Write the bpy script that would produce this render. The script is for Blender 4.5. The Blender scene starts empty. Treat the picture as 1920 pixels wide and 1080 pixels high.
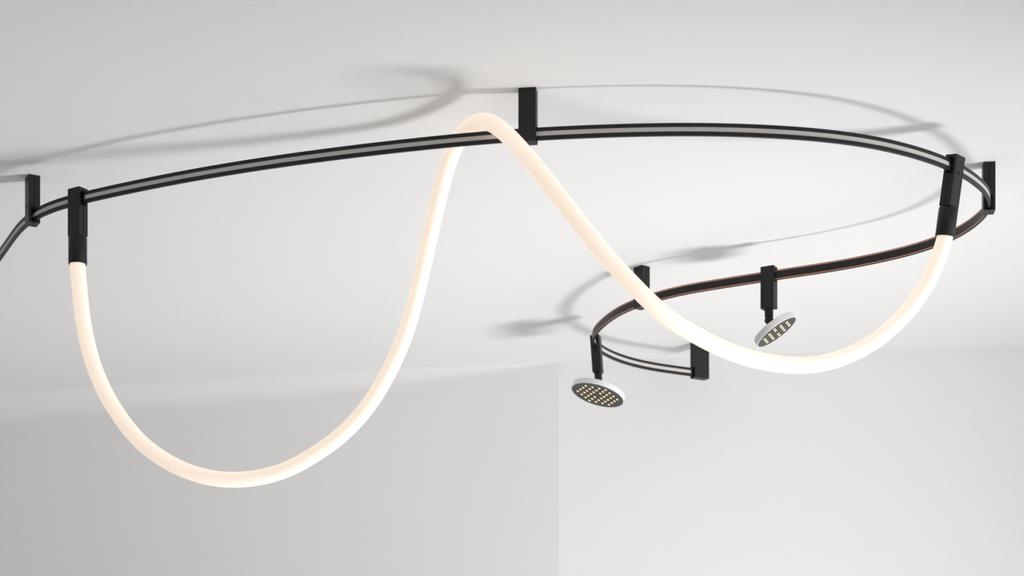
import bpy, bmesh, math
from mathutils import Vector, Matrix

# ------------------------------------------------------------------ camera, world, lights, exposure
scene = bpy.context.scene
COL = scene.collection
CAM_Z = 1.5                 # eye height
CEIL_Z = CAM_Z + 1.4        # ceiling height
RAIL_Z = CEIL_Z - 0.084     # centre height of the track

cam_data = bpy.data.cameras.new('camera')
cam_data.sensor_fit = 'HORIZONTAL'
cam_data.sensor_width = 36.0
cam_data.lens = 67.5                      # 3600 px focal length on a 1920 px frame
cam_data.shift_y = 1031.0 / 1920.0        # view camera with raised front: verticals stay parallel
cam_data.dof.use_dof = True
cam_data.dof.focus_distance = 4.0
cam_data.dof.aperture_fstop = 7.0
cam = bpy.data.objects.new('camera', cam_data)
cam.location = (0, 0, CAM_Z)
cam.rotation_euler = (math.pi / 2, 0, 0)
COL.objects.link(cam)
scene.camera = cam

world = bpy.data.worlds.new('world')
scene.world = world
world.use_nodes = True
wbg = world.node_tree.nodes['Background']
wbg.inputs['Color'].default_value = (1.0, 1.0, 1.0, 1)
wbg.inputs['Strength'].default_value = 1.78

# strip softbox with a grid, low on the right, aimed up across the ceiling
key_data = bpy.data.lights.new('strip_softbox', 'AREA')
key_data.shape = 'RECTANGLE'
key_data.size = 0.85
key_data.size_y = 0.28
key_data.spread = math.radians(86)
key_data.energy = 22.5
key_data.color = (1.0, 0.99, 0.975)
key = bpy.data.objects.new('strip_softbox', key_data)
key.location = (2.15, 3.45, CEIL_Z - 2.35)
key_axis = (Vector((-4.0, 6.9, CAM_Z + 3.2)) - key.location).normalized()
key_long = Vector((-key_axis.z, 0.0, key_axis.x)).normalized()      # long side lies in the X-Z plane
key_short = (-key_axis).cross(key_long).normalized()
key.matrix_world = Matrix((key_long, key_short, -key_axis)).transposed().to_4x4()
key.location = (2.15, 3.45, CEIL_Z - 2.35)
COL.objects.link(key)

vs = scene.view_settings
vs.view_transform = 'Standard'
vs.look = 'None'
vs.exposure = 0.0
vs.gamma = 1.0
vs.use_curve_mapping = False

TRACK_PLAN = [
    (-1.1559, 4.3345), (-1.1342, 4.2893), (-1.1125, 4.244), (-1.0908, 4.1988), (-1.0681, 4.154), (-1.0435, 4.1103), (-1.0159, 4.0685),
    (-0.9841, 4.0297), (-0.9476, 3.9953), (-0.9074, 3.9654), (-0.8651, 3.9383), (-0.8219, 3.9129), (-0.7782, 3.8883), (-0.7341, 3.8643),
    (-0.6896, 3.8411), (-0.6447, 3.8187), (-0.5994, 3.7973), (-0.5536, 3.7768), (-0.5075, 3.7571), (-0.461, 3.7383), (-0.4141, 3.7204),
    (-0.3669, 3.7033), (-0.3195, 3.6869), (-0.2718, 3.6713), (-0.2239, 3.6564), (-0.1758, 3.6423), (-0.1274, 3.6289), (-0.0788, 3.6165),
    (-0.0299, 3.6052), (0.0193, 3.5956), (0.0688, 3.5876), (0.1185, 3.581), (0.1684, 3.5757), (0.2184, 3.5716), (0.2685, 3.5688),
    (0.3186, 3.5676), (0.3688, 3.5684), (0.4189, 3.5714), (0.4688, 3.5767), (0.5183, 3.5842), (0.5674, 3.5945), (0.6157, 3.6081),
    (0.6628, 3.6253), (0.7082, 3.6466), (0.7515, 3.6719), (0.7927, 3.7005), (0.8316, 3.7322), (0.8676, 3.7671), (0.9002, 3.8052),
    (0.9297, 3.8458), (0.9558, 3.8886), (0.9765, 3.9343), (0.9893, 3.9827), (0.9932, 4.0326), (0.9897, 4.0827), (0.9805, 4.132),
    (0.9656, 4.1798), (0.9443, 4.2252), (0.9173, 4.2674), (0.8852, 4.3059), (0.8489, 4.3406), (0.8102, 4.3724), (0.7696, 4.4019),
    (0.7272, 4.4288), (0.6837, 4.4536), (0.6396, 4.4776), (0.5958, 4.502), (0.5522, 4.5269), (0.5089, 4.5522), (0.4658, 4.5779),
    (0.4239, 4.6055), (0.385, 4.6371), (0.3499, 4.6728), (0.3183, 4.7118), (0.2908, 4.7538), (0.2682, 4.7985), (0.2503, 4.8453),
    (0.2359, 4.8934), (0.2241, 4.9422), (0.2158, 4.9916), (0.2138, 5.0417), (0.2189, 5.0916), (0.2304, 5.1403), (0.2482, 5.1872),
    (0.2719, 5.2314), (0.3004, 5.2726), (0.3334, 5.3104), (0.3707, 5.3439), (0.4117, 5.3727), (0.4552, 5.3977), (0.4997, 5.4209),
]
TUBE_PATH = [
    (-0.8947, 3.96, 1.2111), (-0.894, 3.9592, 1.171), (-0.8912, 3.9566, 1.131), (-0.8866, 3.9536, 1.0912), (-0.8805, 3.9505, 1.0516), (-0.8718, 3.9473, 1.0125), (-0.8603, 3.9439, 0.9742),
    (-0.8458, 3.94, 0.937), (-0.8277, 3.9352, 0.9014), (-0.8065, 3.9296, 0.8678), (-0.7829, 3.9236, 0.8358), (-0.7562, 3.9175, 0.8065), (-0.7255, 3.9116, 0.7814), (-0.6918, 3.906, 0.7602),
    (-0.6557, 3.9008, 0.7434), (-0.6176, 3.896, 0.7319), (-0.5781, 3.8915, 0.726), (-0.5382, 3.8873, 0.7262), (-0.4987, 3.8831, 0.7317), (-0.4603, 3.8768, 0.7417), (-0.424, 3.8693, 0.7571),
    (-0.3894, 3.8631, 0.7765), (-0.3563, 3.8575, 0.7985), (-0.3257, 3.8506, 0.8236), (-0.2982, 3.8433, 0.8519), (-0.2739, 3.8379, 0.8834), (-0.253, 3.833, 0.9173), (-0.2342, 3.8272, 0.9524),
    (-0.2178, 3.8216, 0.9886), (-0.2043, 3.8166, 1.0261), (-0.1928, 3.8109, 1.0641), (-0.1825, 3.8035, 1.1023), (-0.1731, 3.7947, 1.1403), (-0.1636, 3.7853, 1.1782), (-0.1538, 3.7751, 1.2158),
    (-0.1436, 3.7622, 1.2524), (-0.1325, 3.7445, 1.2867), (-0.12, 3.7194, 1.3152), (-0.1052, 3.688, 1.3354), (-0.0875, 3.6534, 1.3458), (-0.0669, 3.619, 1.3474), (-0.0453, 3.587, 1.3374),
    (-0.0242, 3.559, 1.3161), (-0.0028, 3.5369, 1.2887), (0.0193, 3.5207, 1.2589), (0.0416, 3.508, 1.2279), (0.0642, 3.4992, 1.1959), (0.0876, 3.4931, 1.1638), (0.1116, 3.4895, 1.1318),
    (0.1361, 3.4887, 1.1), (0.1613, 3.4894, 1.0687), (0.1882, 3.4917, 1.039), (0.2165, 3.4957, 1.0108), (0.2455, 3.5029, 0.984), (0.2757, 3.5152, 0.9606), (0.3076, 3.5323, 0.9433),
    (0.3403, 3.5515, 0.93), (0.3735, 3.571, 0.9186), (0.4073, 3.5906, 0.9096), (0.4418, 3.6103, 0.9035), (0.4768, 3.6298, 0.9006), (0.5121, 3.649, 0.9002), (0.5476, 3.6675, 0.9026),
    (0.5833, 3.6849, 0.9089), (0.6185, 3.7007, 0.9197), (0.6529, 3.7149, 0.9348), (0.6861, 3.7278, 0.9535), (0.7174, 3.7393, 0.9757), (0.7465, 3.7496, 1.0015), (0.7735, 3.7585, 1.0299),
    (0.7976, 3.7657, 1.0611), (0.8182, 3.7716, 1.0951), (0.8352, 3.7768, 1.1311), (0.8478, 3.78, 1.1691), (0.8566, 3.779, 1.2082),
]

# ------------------------------------------------------------------ materials
def material(name, color, rough=0.5, metal=0.0, emit=None, strength=0.0, bump=0.0, bump_scale=300.0, tint=0.0, spec=0.5):
    m = bpy.data.materials.new(name)
    m.use_nodes = True
    nt = m.node_tree
    p = nt.nodes['Principled BSDF']
    p.inputs['Base Color'].default_value = (*color, 1)
    p.inputs['Roughness'].default_value = rough
    p.inputs['Metallic'].default_value = metal
    p.inputs['Specular IOR Level'].default_value = spec
    if emit:
        p.inputs['Emission Color'].default_value = (*emit, 1)
        p.inputs['Emission Strength'].default_value = strength
    if bump or tint:
        tc = nt.nodes.new('ShaderNodeTexCoord')
        nz = nt.nodes.new('ShaderNodeTexNoise')
        nz.inputs['Scale'].default_value = bump_scale
        nz.inputs['Detail'].default_value = 4
        nt.links.new(tc.outputs['Object'], nz.inputs['Vector'])
        if bump:
            b = nt.nodes.new('ShaderNodeBump')
            b.inputs['Strength'].default_value = bump
            b.inputs['Distance'].default_value = 0.001
            nt.links.new(nz.outputs['Fac'], b.inputs['Height'])
            nt.links.new(b.outputs['Normal'], p.inputs['Normal'])
        if tint:
            r = nt.nodes.new('ShaderNodeMapRange')
            r.inputs['To Min'].default_value = 1 - tint
            r.inputs['To Max'].default_value = 1 + tint
            mx = nt.nodes.new('ShaderNodeVectorMath')
            mx.operation = 'SCALE'
            mx.inputs[0].default_value = color
            nt.links.new(nz.outputs['Fac'], r.inputs['Value'])
            nt.links.new(r.outputs['Result'], mx.inputs['Scale'])
            nt.links.new(mx.outputs['Vector'], p.inputs['Base Color'])
    return m

M_PAINT = material('white_wall_paint', (0.84, 0.84, 0.838), 0.75, bump=0.10, bump_scale=260, tint=0.02, spec=0.2)
M_FLOOR = material('pale_floor', (0.86, 0.855, 0.85), 0.6, tint=0.04, bump_scale=6)
M_UNSEEN_GREY = material('unseen_wall_grey', (0.30, 0.30, 0.30), 0.8, tint=0.03, bump_scale=20)  # invented grey for the unseen wall behind the camera, cuts light bounced forward
M_BLACK = material('matt_black_lacquer', (0.012, 0.012, 0.0125), 0.45, bump=0.05, bump_scale=1500, spec=0.3)
M_CAP = material('satin_black_lacquer', (0.011, 0.011, 0.0115), 0.48, bump=0.03, bump_scale=1500, spec=0.3)
M_TAUPE = material('taupe_channel', (0.60, 0.56, 0.53), 0.6, tint=0.03, bump_scale=90)
M_COPPER = material('copper_conductor', (0.72, 0.30, 0.19), 0.45, metal=0.55, tint=0.04, bump_scale=120)
M_TUBE = material('opal_silicone', (0.60, 0.595, 0.60), 0.5, emit=(1.0, 0.79, 0.61), strength=0.70, tint=0.01, bump_scale=40, spec=0.3)
M_HEAD = material('white_aluminium', (0.78, 0.78, 0.78), 0.38, metal=0.15, tint=0.015, bump_scale=200)
M_FACE = material('charcoal_lens_plate', (0.038, 0.038, 0.040), 0.5, tint=0.05, bump_scale=300)
M_HOLE = material('dark_recess', (0.006, 0.006, 0.006), 0.6, tint=0.05, bump_scale=400)
M_LED = material('warm_led_lens', (0.75, 0.62, 0.40), 0.25, emit=(1.0, 0.74, 0.36), strength=0.55, tint=0.02, bump_scale=500)


# ------------------------------------------------------------------ helpers
def link_mesh(name, bm, mat, parent=None, smooth=False, matrix=None, bevel=0.0):
    bmesh.ops.recalc_face_normals(bm, faces=bm.faces)
    me = bpy.data.meshes.new(name)
    bm.to_mesh(me)
    bm.free()
    me.materials.append(mat)
    if smooth:
        for p in me.polygons:
            p.use_smooth = True
        me.set_sharp_from_angle(angle=math.radians(40))
    o = bpy.data.objects.new(name, me)
    COL.objects.link(o)
    if parent:
        o.parent = parent
    if matrix is not None:
        o.matrix_local = matrix
    if bevel:
        md = o.modifiers.new('edge', 'BEVEL')
        md.width = bevel
        md.segments = 2
        md.limit_method = 'ANGLE'
    return o


def thing(name, label, category, matrix, group=None):
    e = bpy.data.objects.new(name, None)
    e.empty_display_size = 0.03
    e.matrix_world = matrix
    COL.objects.link(e)
    e['label'] = label
    e['category'] = category
    if group:
        e['group'] = group
    return e


def add_box(bm, x0, x1, y0, y1, z0, z1):
    v = [bm.verts.new((x, y, z)) for x in (x0, x1) for y in (y0, y1) for z in (z0, z1)]
    for f in ((0, 1, 3, 2), (4, 6, 7, 5), (0, 4, 5, 1), (2, 3, 7, 6), (0, 2, 6, 4), (1, 5, 7, 3)):
        bm.faces.new([v[i] for i in f])


def box_mesh(*a):
    bm = bmesh.new()
    add_box(bm, *a)
    return bm


def add_prism_x(bm, prof, x0, x1):
    a = [bm.verts.new((x0, y, z)) for y, z in prof]
    b = [bm.verts.new((x1, y, z)) for y, z in prof]
    n = len(prof)
    bm.faces.new(a)
    bm.faces.new(b[::-1])
    for i in range(n):
        j = (i + 1) % n
        bm.faces.new((a[i], b[i], b[j], a[j]))


def add_lathe(bm, prof, seg=48, m=Matrix.Identity(4)):
    """prof: (radius, height) pairs, turned round local Z."""
    rings = []
    for r, h in prof:
        if r < 1e-7:
            rings.append([bm.verts.new(m @ Vector((0, 0, h)))])
        else:
            rings.append([bm.verts.new(m @ Vector((r * math.cos(2 * math.pi * k / seg), r * math.sin(2 * math.pi * k / seg), h))) for k in range(seg)])
    for a, b in zip(rings, rings[1:]):
        for k in range(seg):
            k2 = (k + 1) % seg
            if len(a) == 1 and len(b) == 1:
                continue
            if len(a) == 1:
                bm.faces.new((a[0], b[k], b[k2]))
            elif len(b) == 1:
                bm.faces.new((a[k], b[0], a[k2]))
            else:
                bm.faces.new((a[k], b[k], b[k2], a[k2]))


def catmull(pts, per):
    P = [Vector(p) for p in pts]
    P = [2 * P[0] - P[1]] + P + [2 * P[-1] - P[-2]]
    out = []
    for i in range(1, len(P) - 2):
        a, b, c, d = P[i - 1:i + 3]
        for k in range(per):
            t = k / per
            out.append(0.5 * (2 * b + (c - a) * t + (2 * a - 5 * b + 4 * c - d) * t * t + (3 * b - a - 3 * c + d) * t ** 3))
    out.append(P[-2])
    return out


# ------------------------------------------------------------------ the room
def structure(name, bm, mat, bevel=0.0):
    o = link_mesh(name, bm, mat, bevel=bevel)
    o['kind'] = 'structure'
    return o


structure('floor', box_mesh(-4.2, 4.4, -3.0, 7.4, -0.1, 0.0), M_FLOOR)
structure('ceiling', box_mesh(-4.2, 4.4, -3.0, 7.4, CEIL_Z, CEIL_Z + 0.12), M_PAINT)
# back wall: runs off to the left at a slant and meets the ceiling in a small plaster cove
bm = bmesh.new()
rings = []
for x, cove in ((0.004, 0.002), (-0.25, 0.03), (-0.8, 0.07), (-4.55, 0.12)):
    prof = [(0.0, 0.0), (0.0, CEIL_Z - cove)]
    for k in range(1, 12):
        a = math.pi / 2 * k / 12
        prof.append((-cove + cove * math.cos(a), CEIL_Z - cove + cove * math.sin(a)))
    prof += [(-cove, CEIL_Z), (0.2, CEIL_Z), (0.2, 0.0)]
    rings.append([bm.verts.new((x, y, z)) for y, z in prof])
for a, b in zip(rings, rings[1:]):
    for k in range(len(a)):
        j = (k + 1) % len(a)
        bm.faces.new((a[k], b[k], b[j], a[j]))
bm.faces.new(rings[0])
bm.faces.new(rings[-1][::-1])
slant = math.atan(-0.272)
wb = link_mesh('wall_back', bm, M_PAINT, smooth=True, matrix=Matrix.Translation((0.1345, 5.6443, 0)) @ Matrix.Rotation(slant, 4, 'Z'))
wb['kind'] = 'structure'
# projecting wall on the right, turned a little towards the camera's left
c0 = Vector((0.135, 5.644))
c1 = Vector((1.456, 5.460))
d = (c1 - c0).normalized()
far = c0 + d * 4.4
back = Vector((-d.y, d.x))
bm = bmesh.new()
quad = [c0, far, far + back * 0.9, c0 + back * 0.30]
lo = [bm.verts.new((p.x, p.y, 0.0)) for p in quad]
hi = [bm.verts.new((p.x, p.y, CEIL_Z)) for p in quad]
bm.faces.new(lo)
bm.faces.new(hi)
for i in range(4):
    j = (i + 1) % 4
    bm.faces.new((lo[i], lo[j], hi[j], hi[i]))
structure('wall_projecting', bm, M_PAINT)
structure('wall_front', box_mesh(-4.2, 4.4, -3.15, -3.0, 0.0, CEIL_Z), M_UNSEEN_GREY)  # unseen, behind the camera; made dark to lower fill on surfaces facing it
structure('wall_left', box_mesh(-4.35, -4.2, -3.0, 6.9, 0.0, CEIL_Z), M_PAINT)


# ------------------------------------------------------------------ the curved track
first, last = Vector(TRACK_PLAN[0]), Vector(TRACK_PLAN[-1])
lead = (first - Vector(TRACK_PLAN[1])).normalized()
tail = (last - Vector(TRACK_PLAN[-2])).normalized()
plan = [tuple(first + lead * k * 0.05) for k in range(9, 0, -1)] + TRACK_PLAN + [tuple(last + tail * 0.034)]
path = catmull(plan, 5)
tangent = []
for i in range(len(path)):
    tangent.append((path[min(i + 1, len(path) - 1)] - path[max(i - 1, 0)]).normalized())


def at_track(x, y):
    """nearest point and direction of the track's centre line"""
    q = Vector((x, y))
    i = min(range(1, len(path) - 1), key=lambda k: (path[k] - q).length_squared)
    best = None
    for a, b in ((i - 1, i), (i, i + 1)):
        e = path[b] - path[a]
        t = max(0.0, min(1.0, (q - path[a]).dot(e) / e.length_squared))
        p = path[a] + e * t
        if best is None or (p - q).length < best[0]:
            best = ((p - q).length, p, (tangent[a] * (1 - t) + tangent[b] * t).normalized())
    return best[1], best[2]


def frame(p, t):
    """local x along the track, local y to its copper side, local z up"""
    m = Matrix(((t.x, -t.y, 0, p.x), (t.y, t.x, 0, p.y), (0, 0, 1, RAIL_Z), (0, 0, 0, 1)))
    return m


def sweep(prof, i0=0, i1=None):
    """prof in metres: (offset to the copper side, height)"""
    bm = bmesh.new()
    rings = []
    for p, t in list(zip(path, tangent))[i0:i1]:
        n = Vector((-t.y, t.x))
        rings.append([bm.verts.new((p.x + n.x * a, p.y + n.y * a, RAIL_Z + h)) for a, h in prof])
    k = len(prof)
    for a, b in zip(rings, rings[1:]):
        for i in range(k):
            j = (i + 1) % k
            bm.faces.new((a[i], b[i], b[j], a[j]))
    bm.faces.new(rings[0])
    bm.faces.new(rings[-1][::-1])
    return bm


def mm(*pts):
    return [(a * 0.001, b * 0.001) for a, b in pts]


track = thing('curved_light_track', 'long S-curved black track with copper conductors hung below the ceiling', 'light track',
              Matrix.Translation((path[0].x, path[0].y, RAIL_Z)))
inv = track.matrix_world.inverted()
for nm, prof, mat in (
        ('rail', mm((-3, 11.2), (-2.6, 11.6), (2.6, 11.6), (3, 11.2), (3, 10.5), (2.2, 10.5), (2.2, 8.3), (3, 8.3), (3, -8.3), (2.2, -8.3),
                    (2.2, -10.5), (3, -10.5), (3, -11.2), (2.6, -11.6), (-2.6, -11.6), (-3, -11.2), (-3, -4.4), (-1, -4.4), (-1, 4.4), (-3, 4.4)), M_BLACK),
        ('channel_strip', mm((-1.0, 4.4), (-1.0, -4.4), (-2.0, -4.4), (-2.0, 4.4)), M_TAUPE),
        ('copper_conductor', mm((2.2, 10.4), (2.8, 10.4), (2.8, 8.4), (2.2, 8.4)), M_COPPER),
        ('copper_conductor', mm((2.2, -8.4), (2.8, -8.4), (2.8, -10.4), (2.2, -10.4)), M_COPPER)):
    o = link_mesh(nm, sweep(prof), mat, track, smooth=True, matrix=inv)
    if mat is M_COPPER:
        o['label'] = 'thin copper conductor stripe'
    if mat is M_TAUPE:
        o['label'] = 'pale taupe strip in the channel'


# ------------------------------------------------------------------ connector boxes
def half_shell(side, L, W, zb, zt, slot=0.0036):
    """one half of a clamp box; the track runs through a slot between the halves"""
    bm = bmesh.new()
    g, w = 0.00025, W / 2

    def prof(n, h):
        return [(side * a, b) for a, b in ((g, zb), (w, zb), (w, zt), (g, zt), (g, h), (n, h), (n, -h), (g, -h))]
    lip = 0.004
    add_prism_x(bm, prof(0.0065, 0.0150), -L / 2, -L / 2 + lip)
    add_prism_x(bm, prof(slot, 0.0124), -L / 2 + lip, L / 2 - lip)
    add_prism_x(bm, prof(0.0065, 0.0150), L / 2 - lip, L / 2)
    return bm


def screw_mesh():
    bm = bmesh.new()
    add_lathe(bm, [(0.0, 0.0), (0.0036, 0.0), (0.0036, 0.0005), (0.0030, 0.0008), (0.0020, 0.0008)], 18)
    hexa = [bm.verts.new((0.0020 * math.cos(math.pi / 3 * k), 0.0020 * math.sin(math.pi / 3 * k), 0.0008)) for k in range(6)]
    deep = [bm.verts.new((0.0019 * math.cos(math.pi / 3 * k), 0.0019 * math.sin(math.pi / 3 * k), 0.0002)) for k in range(6)]
    for k in range(6):
        bm.faces.new((hexa[k], hexa[(k + 1) % 6], deep[(k + 1) % 6], deep[k]))
    bm.faces.new(deep)
    return bm


def clamp_box(root, L, W, zb, zt, screw_z=None, base=Matrix.Identity(4), slot=0.0036):
    for s in (1, -1):
        link_mesh('clamp_half', half_shell(s, L, W, zb, zt, slot), M_BLACK, root, matrix=base, bevel=0.0006)
    if screw_z is not None:
        m = base @ Matrix.Translation((0, -W / 2 - 0.0001, screw_z)) @ Matrix.Rotation(math.pi / 2, 4, 'X')
        link_mesh('hex_screw', screw_mesh(), M_CAP, root, matrix=m)


BOX_L, BOX_W = 0.033, 0.0245
for x, y, yaw, lab in (
        (-1.0159, 4.0685, -9.0, 'black ceiling bracket at the far left, where the track leaves the picture'),
        (0.0300, 3.5935, 0.0, 'black ceiling bracket nearest the crest of the glowing tube'),
        (0.9900, 3.9900, 0.0, 'black ceiling bracket at the far right, on the track\'s outermost bend'),
        (0.3183, 4.7118, 0.0, 'black ceiling bracket half hidden behind the glowing tube, left of the small spotlight')):
    p, t = at_track(x, y)
    r = thing('ceiling_bracket', lab, 'bracket', frame(p, t), 'brackets holding the track under the ceiling')
    clamp_box(r, BOX_L, BOX_W, -0.016, 0.084, 0.020, Matrix.Rotation(math.radians(yaw), 4, 'Z'), 0.0062 if yaw else 0.0036)

# end feed: the longer box that closes the track near the projecting wall
p, t = path[-1], tangent[-1]
r = thing('end_feed_box', 'wide black power feed box closing the far end of the track', 'bracket', frame(p - t * 0.004, t))
L = 0.048
for s in (1, -1):
    bm = bmesh.new()
    w = BOX_W / 2
    f = lambda n, h: [(s * a, b) for a, b in ((0.00025, -0.016), (w, -0.016), (w, 0.084), (0.00025, 0.084), (0.00025, h), (n, h), (n, -h), (0.00025, -h))]
    add_prism_x(bm, f(0.0085, 0.0150), -L / 2 + 0.006, -L / 2 + 0.010)
    add_prism_x(bm, f(0.0031, 0.0118), -L / 2 + 0.010, 0.005)
    add_prism_x(bm, [(s * 0.00025, -0.016), (s * w, -0.016), (s * w, 0.084), (s * 0.00025, 0.084)], 0.005, L / 2 + 0.006)
    link_mesh('clamp_half', bm, M_BLACK, r, bevel=0.0006)
link_mesh('contact_insert', box_mesh(-L / 2 - 0.001, 0.004, -0.0036, -0.0026, -0.0038, 0.0038), M_BLACK, r)
bm = bmesh.new()
outline = [(0.0085 * (1 if c > 0 else -1) + 0.0045 * c, 0.0045 * s_) for c, s_ in ((math.cos(2 * math.pi * (k + .5) / 24), math.sin(2 * math.pi * (k + .5) / 24)) for k in range(24))]
top = [bm.verts.new((a + 0.010, -w - 0.0004, 0.013 + b)) for a, b in outline]
bot = [bm.verts.new((a + 0.010, -w + 0.0002, 0.013 + b)) for a, b in outline]
bm.faces.new(top)
for k in range(24):
    bm.faces.new((top[k], top[(k + 1) % 24], bot[(k + 1) % 24], bot[k]))
o = link_mesh('badge', bm, M_HOLE, r)
o['label'] = 'small dark oval badge'

# ------------------------------------------------------------------ the glowing tube with its two end connectors
TUBE_R = 0.0158
z_of = lambda v: CAM_Z + v
pL, tL = at_track(-0.8948, 3.9575)
pR, tR = at_track(0.8676, 3.7671)
fL, fR = frame(pL, tL), frame(pR, tR)
swing = Matrix.Rotation(math.radians(9.0), 4, 'X')
ends = (fL @ Vector((0, 0, -0.105)), fL @ Vector((0, 0, -0.138)), fR @ swing @ Vector((0, 0, -0.138)), fR @ swing @ Vector((0, 0, -0.105)))
tube_pts = catmull([ends[0], ends[1]] + [Vector((a, b, z_of(c))) for a, b, c in TUBE_PATH[2:-2]] + [ends[2], ends[3]], 5)
lamp = thing('flexible_tube_light', 'thick glowing cream tube light looping over the track between two black connectors', 'tube light', fL)
linv = fL.inverted()
bm = bmesh.new()
seg = 28
n = None
rings = []
for i, c in enumerate(tube_pts):
    t = (tube_pts[min(i + 1, len(tube_pts) - 1)] - tube_pts[max(i - 1, 0)]).normalized()
    if n is None:
        n = t.orthogonal().normalized()
    n = (n - t * n.dot(t)).normalized()
    b = t.cross(n)
    rings.append([bm.verts.new(c + TUBE_R * (n * math.cos(2 * math.pi * k / seg) + b * math.sin(2 * math.pi * k / seg))) for k in range(seg)])
for a, b in zip(rings, rings[1:]):
    for k in range(seg):
        bm.faces.new((a[k], b[k], b[(k + 1) % seg], a[(k + 1) % seg]))
bm.faces.new(rings[0])
bm.faces.new(rings[-1][::-1])
o = link_mesh('glowing_tube', bm, M_TUBE, lamp, smooth=True, matrix=linv)
o['label'] = 'soft cream glowing tube'


def sleeve_mesh():
    bm = bmesh.new()
    add_lathe(bm, [(0.0, -0.0785), (0.0185, -0.0785), (0.0190, -0.0792), (0.0190, -0.1332), (0.0184, -0.1340), (0.0166, -0.1340), (0.0163, -0.1300), (0.0163, -0.090)], 48)
    return bm


for base in (fL, fR @ swing):
    loc = linv @ base
    for s in (1, -1):
        link_mesh('connector_half', half_shell(s, BOX_L, BOX_W, -0.077, 0.021, 0.0056), M_BLACK, lamp, matrix=loc, bevel=0.0006)
    m = loc @ Matrix.Translation((0, -BOX_W / 2 - 0.0001, -0.0125)) @ Matrix.Rotation(math.pi / 2, 4, 'X')
    link_mesh('hex_screw', screw_mesh(), M_CAP, lamp, matrix=m)
    bm = bmesh.new()
    add_lathe(bm, [(0.0, -0.0768), (0.0105, -0.0768), (0.0105, -0.0790), (0.0, -0.0790)], 32)
    link_mesh('collar', bm, M_HOLE, lamp, matrix=loc)
    link_mesh('end_sleeve', sleeve_mesh(), M_CAP, lamp, smooth=True, matrix=loc)
for m in (fL, fR):
    link_mesh('contact_insert', box_mesh(-0.022, 0.022, -0.0036, -0.0026, -0.0038, 0.0038), M_BLACK, lamp, matrix=linv @ m)


# ------------------------------------------------------------------ spotlights on the rear part of the track
def led_mesh():
    bm = bmesh.new()
    add_lathe(bm, [(0.0, 0.0016), (0.0018, 0.0014), (0.0034, 0.0007), (0.0043, -0.0006)], 14)
    return bm


def cup_mesh():
    bm = bmesh.new()
    add_lathe(bm, [(0.0044, 0.0002), (0.0058, 0.0004), (0.0067, 0.0001)], 18)
    return bm


LED_ME = None


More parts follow.
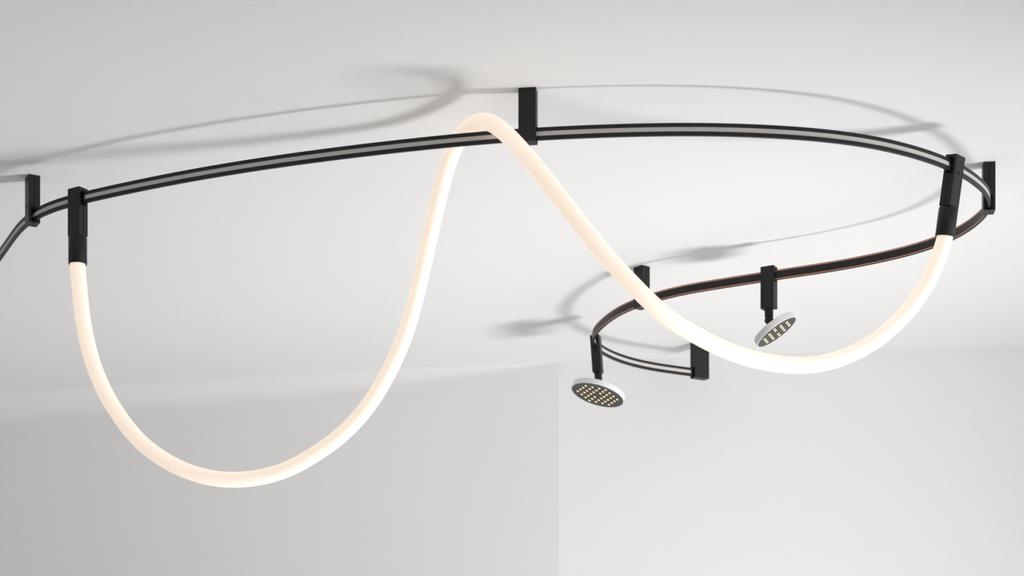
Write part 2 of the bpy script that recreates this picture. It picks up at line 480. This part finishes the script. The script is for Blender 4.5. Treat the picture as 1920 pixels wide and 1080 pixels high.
def spotlight(label, x, y, face, normal, row, R, thick, rings_n, tilt):
    """face: centre of the lens plate, normal: where it points, row: direction of the LED rows"""
    p, t = at_track(x, y)
    base = frame(p, t)
    root = thing('track_spotlight', label, 'spotlight', base, 'disc spotlights clipped on the track')
    rinv = base.inverted()
    tm = Matrix.Rotation(math.radians(tilt), 4, 'X')
    for s in (1, -1):
        link_mesh('adapter_half', half_shell(s, BOX_L, BOX_W, -0.077, 0.021, 0.0056), M_BLACK, root, matrix=tm, bevel=0.0006)
    # head axes, in world space
    nz = Vector(normal).normalized()
    nx = Vector(row)
    nx = (nx - nz * nx.dot(nz)).normalized()
    ny = nz.cross(nx)
    C = Vector((face[0], face[1], CAM_Z + face[2]))
    H = Matrix(((nx.x, ny.x, nz.x, C.x), (nx.y, ny.y, nz.y, C.y), (nx.z, ny.z, nz.z, C.z), (0, 0, 0, 1)))
    backc = C - nz * thick
    neck_top = base @ tm @ Vector((0, 0, -0.0765))
    neck_end = base @ tm @ Vector((0, 0, -0.0950))
    joint = base @ tm @ Vector((0, 0, -0.1030))
    # neck
    bm = bmesh.new()
    add_lathe(bm, [(0.0, -0.0765), (0.0100, -0.0765), (0.0100, -0.0955), (0.0092, -0.0965), (0.0, -0.0965)], 32)
    link_mesh('neck', bm, M_CAP, root, smooth=True, matrix=tm)
    # knuckle: a flat round hinge whose pin points to the viewer's side
    axis = Vector((0.18, -0.98, -0.08)).normalized()
    ax2 = (Vector((0, 0, 1)) - axis * axis.z).normalized()
    ax3 = axis.cross(ax2)
    K = Matrix(((ax2.x, ax3.x, axis.x, joint.x), (ax2.y, ax3.y, axis.y, joint.y), (ax2.z, ax3.z, axis.z, joint.z), (0, 0, 0, 1)))
    bm = bmesh.new()
    add_lathe(bm, [(0.0, -0.0060), (0.0086, -0.0060), (0.0092, -0.0054), (0.0092, 0.0054), (0.0086, 0.0060), (0.0022, 0.0060), (0.0020, 0.0052), (0.0, 0.0052)], 32)
    # tongue running from the hinge into the back of the head
    q = K.inverted() @ (backc + nz * 0.002)
    u = Vector((q.x, q.y, 0))
    if u.length < 1e-5:
        u = Vector((-1, 0, 0))
    side = Vector((-u.y, u.x, 0)).normalized() * 0.0082
    vs_ = []
    for zz in (-0.0056, 0.0050):
        for a in (side, -side):
            vs_.append(bm.verts.new(Vector((0, 0, zz)) + a))
            vs_.append(bm.verts.new(u + Vector((0, 0, zz)) + a))
    for fc in ((0, 1, 3, 2), (4, 6, 7, 5), (0, 4, 5, 1), (2, 3, 7, 6), (0, 2, 6, 4), (1, 5, 7, 3)):
        bm.faces.new([vs_[k] for k in fc])
    link_mesh('hinge', bm, M_CAP, root, matrix=rinv @ K, smooth=True)
    # head: shallow disc with rounded back edge
    bm = bmesh.new()
    e = 0.0022
    add_lathe(bm, [(0.0, -thick), (R - e, -thick), (R - e * 0.3, -thick + e * 0.3), (R, -thick + e), (R, -0.0004), (R - 0.0006, 0.0), (R - 0.0016, 0.0), (R - 0.0016, -0.0012), (0.0, -0.0012)], 72)
    head = link_mesh('disc_head', bm, M_HEAD, root, smooth=True, matrix=rinv @ H)
    head['label'] = 'slim white disc head'
    bm = bmesh.new()
    add_lathe(bm, [(0.0, -0.0012), (R - 0.0018, -0.0012), (R - 0.0018, -0.0006), (R - 0.0024, 0.0), (0.0, 0.0)], 72)
    plate = link_mesh('lens_plate', bm, M_FACE, head, smooth=True)
    plate['label'] = 'charcoal face plate'
    global LED_ME
    pitch = 0.0182
    for i in range(-rings_n, rings_n + 1):
        for j in range(-rings_n, rings_n + 1):
            if abs(i + j) > rings_n or (i == 0 and j == 0):
                continue
            pos = Matrix.Translation((pitch * (i + j * 0.5), pitch * j * math.sqrt(3) / 2, 0.0))
            if LED_ME is None:
                a = link_mesh('led_cup', cup_mesh(), M_HOLE, head, smooth=True, matrix=pos)
                b = link_mesh('led', led_mesh(), M_LED, head, smooth=True, matrix=pos)
                LED_ME = (a.data, b.data)
            else:
                for nm, me in zip(('led_cup', 'led'), LED_ME):
                    o = bpy.data.objects.new(nm, me)
                    COL.objects.link(o)
                    o.parent = head
                    o.matrix_local = pos
    return root


spotlight('larger disc spotlight with many warm LEDs, hanging lowest at the track\'s far bend', 0.2247, 5.116,
          (0.2275, 5.110, 1.178), (-0.273, -0.145, -0.951), (0.9517, -0.1853, -0.2449), 0.0725, 0.0150, 3, -4.0)
spotlight('smaller tilted disc spotlight framed by the right loop of the glowing tube', 0.602, 4.4985,
          (0.621, 4.500, 1.185), (0.547, -0.116, -0.829), (0.2948, 0.9536, 0.0611), 0.0545, 0.0160, 2, 0.0)
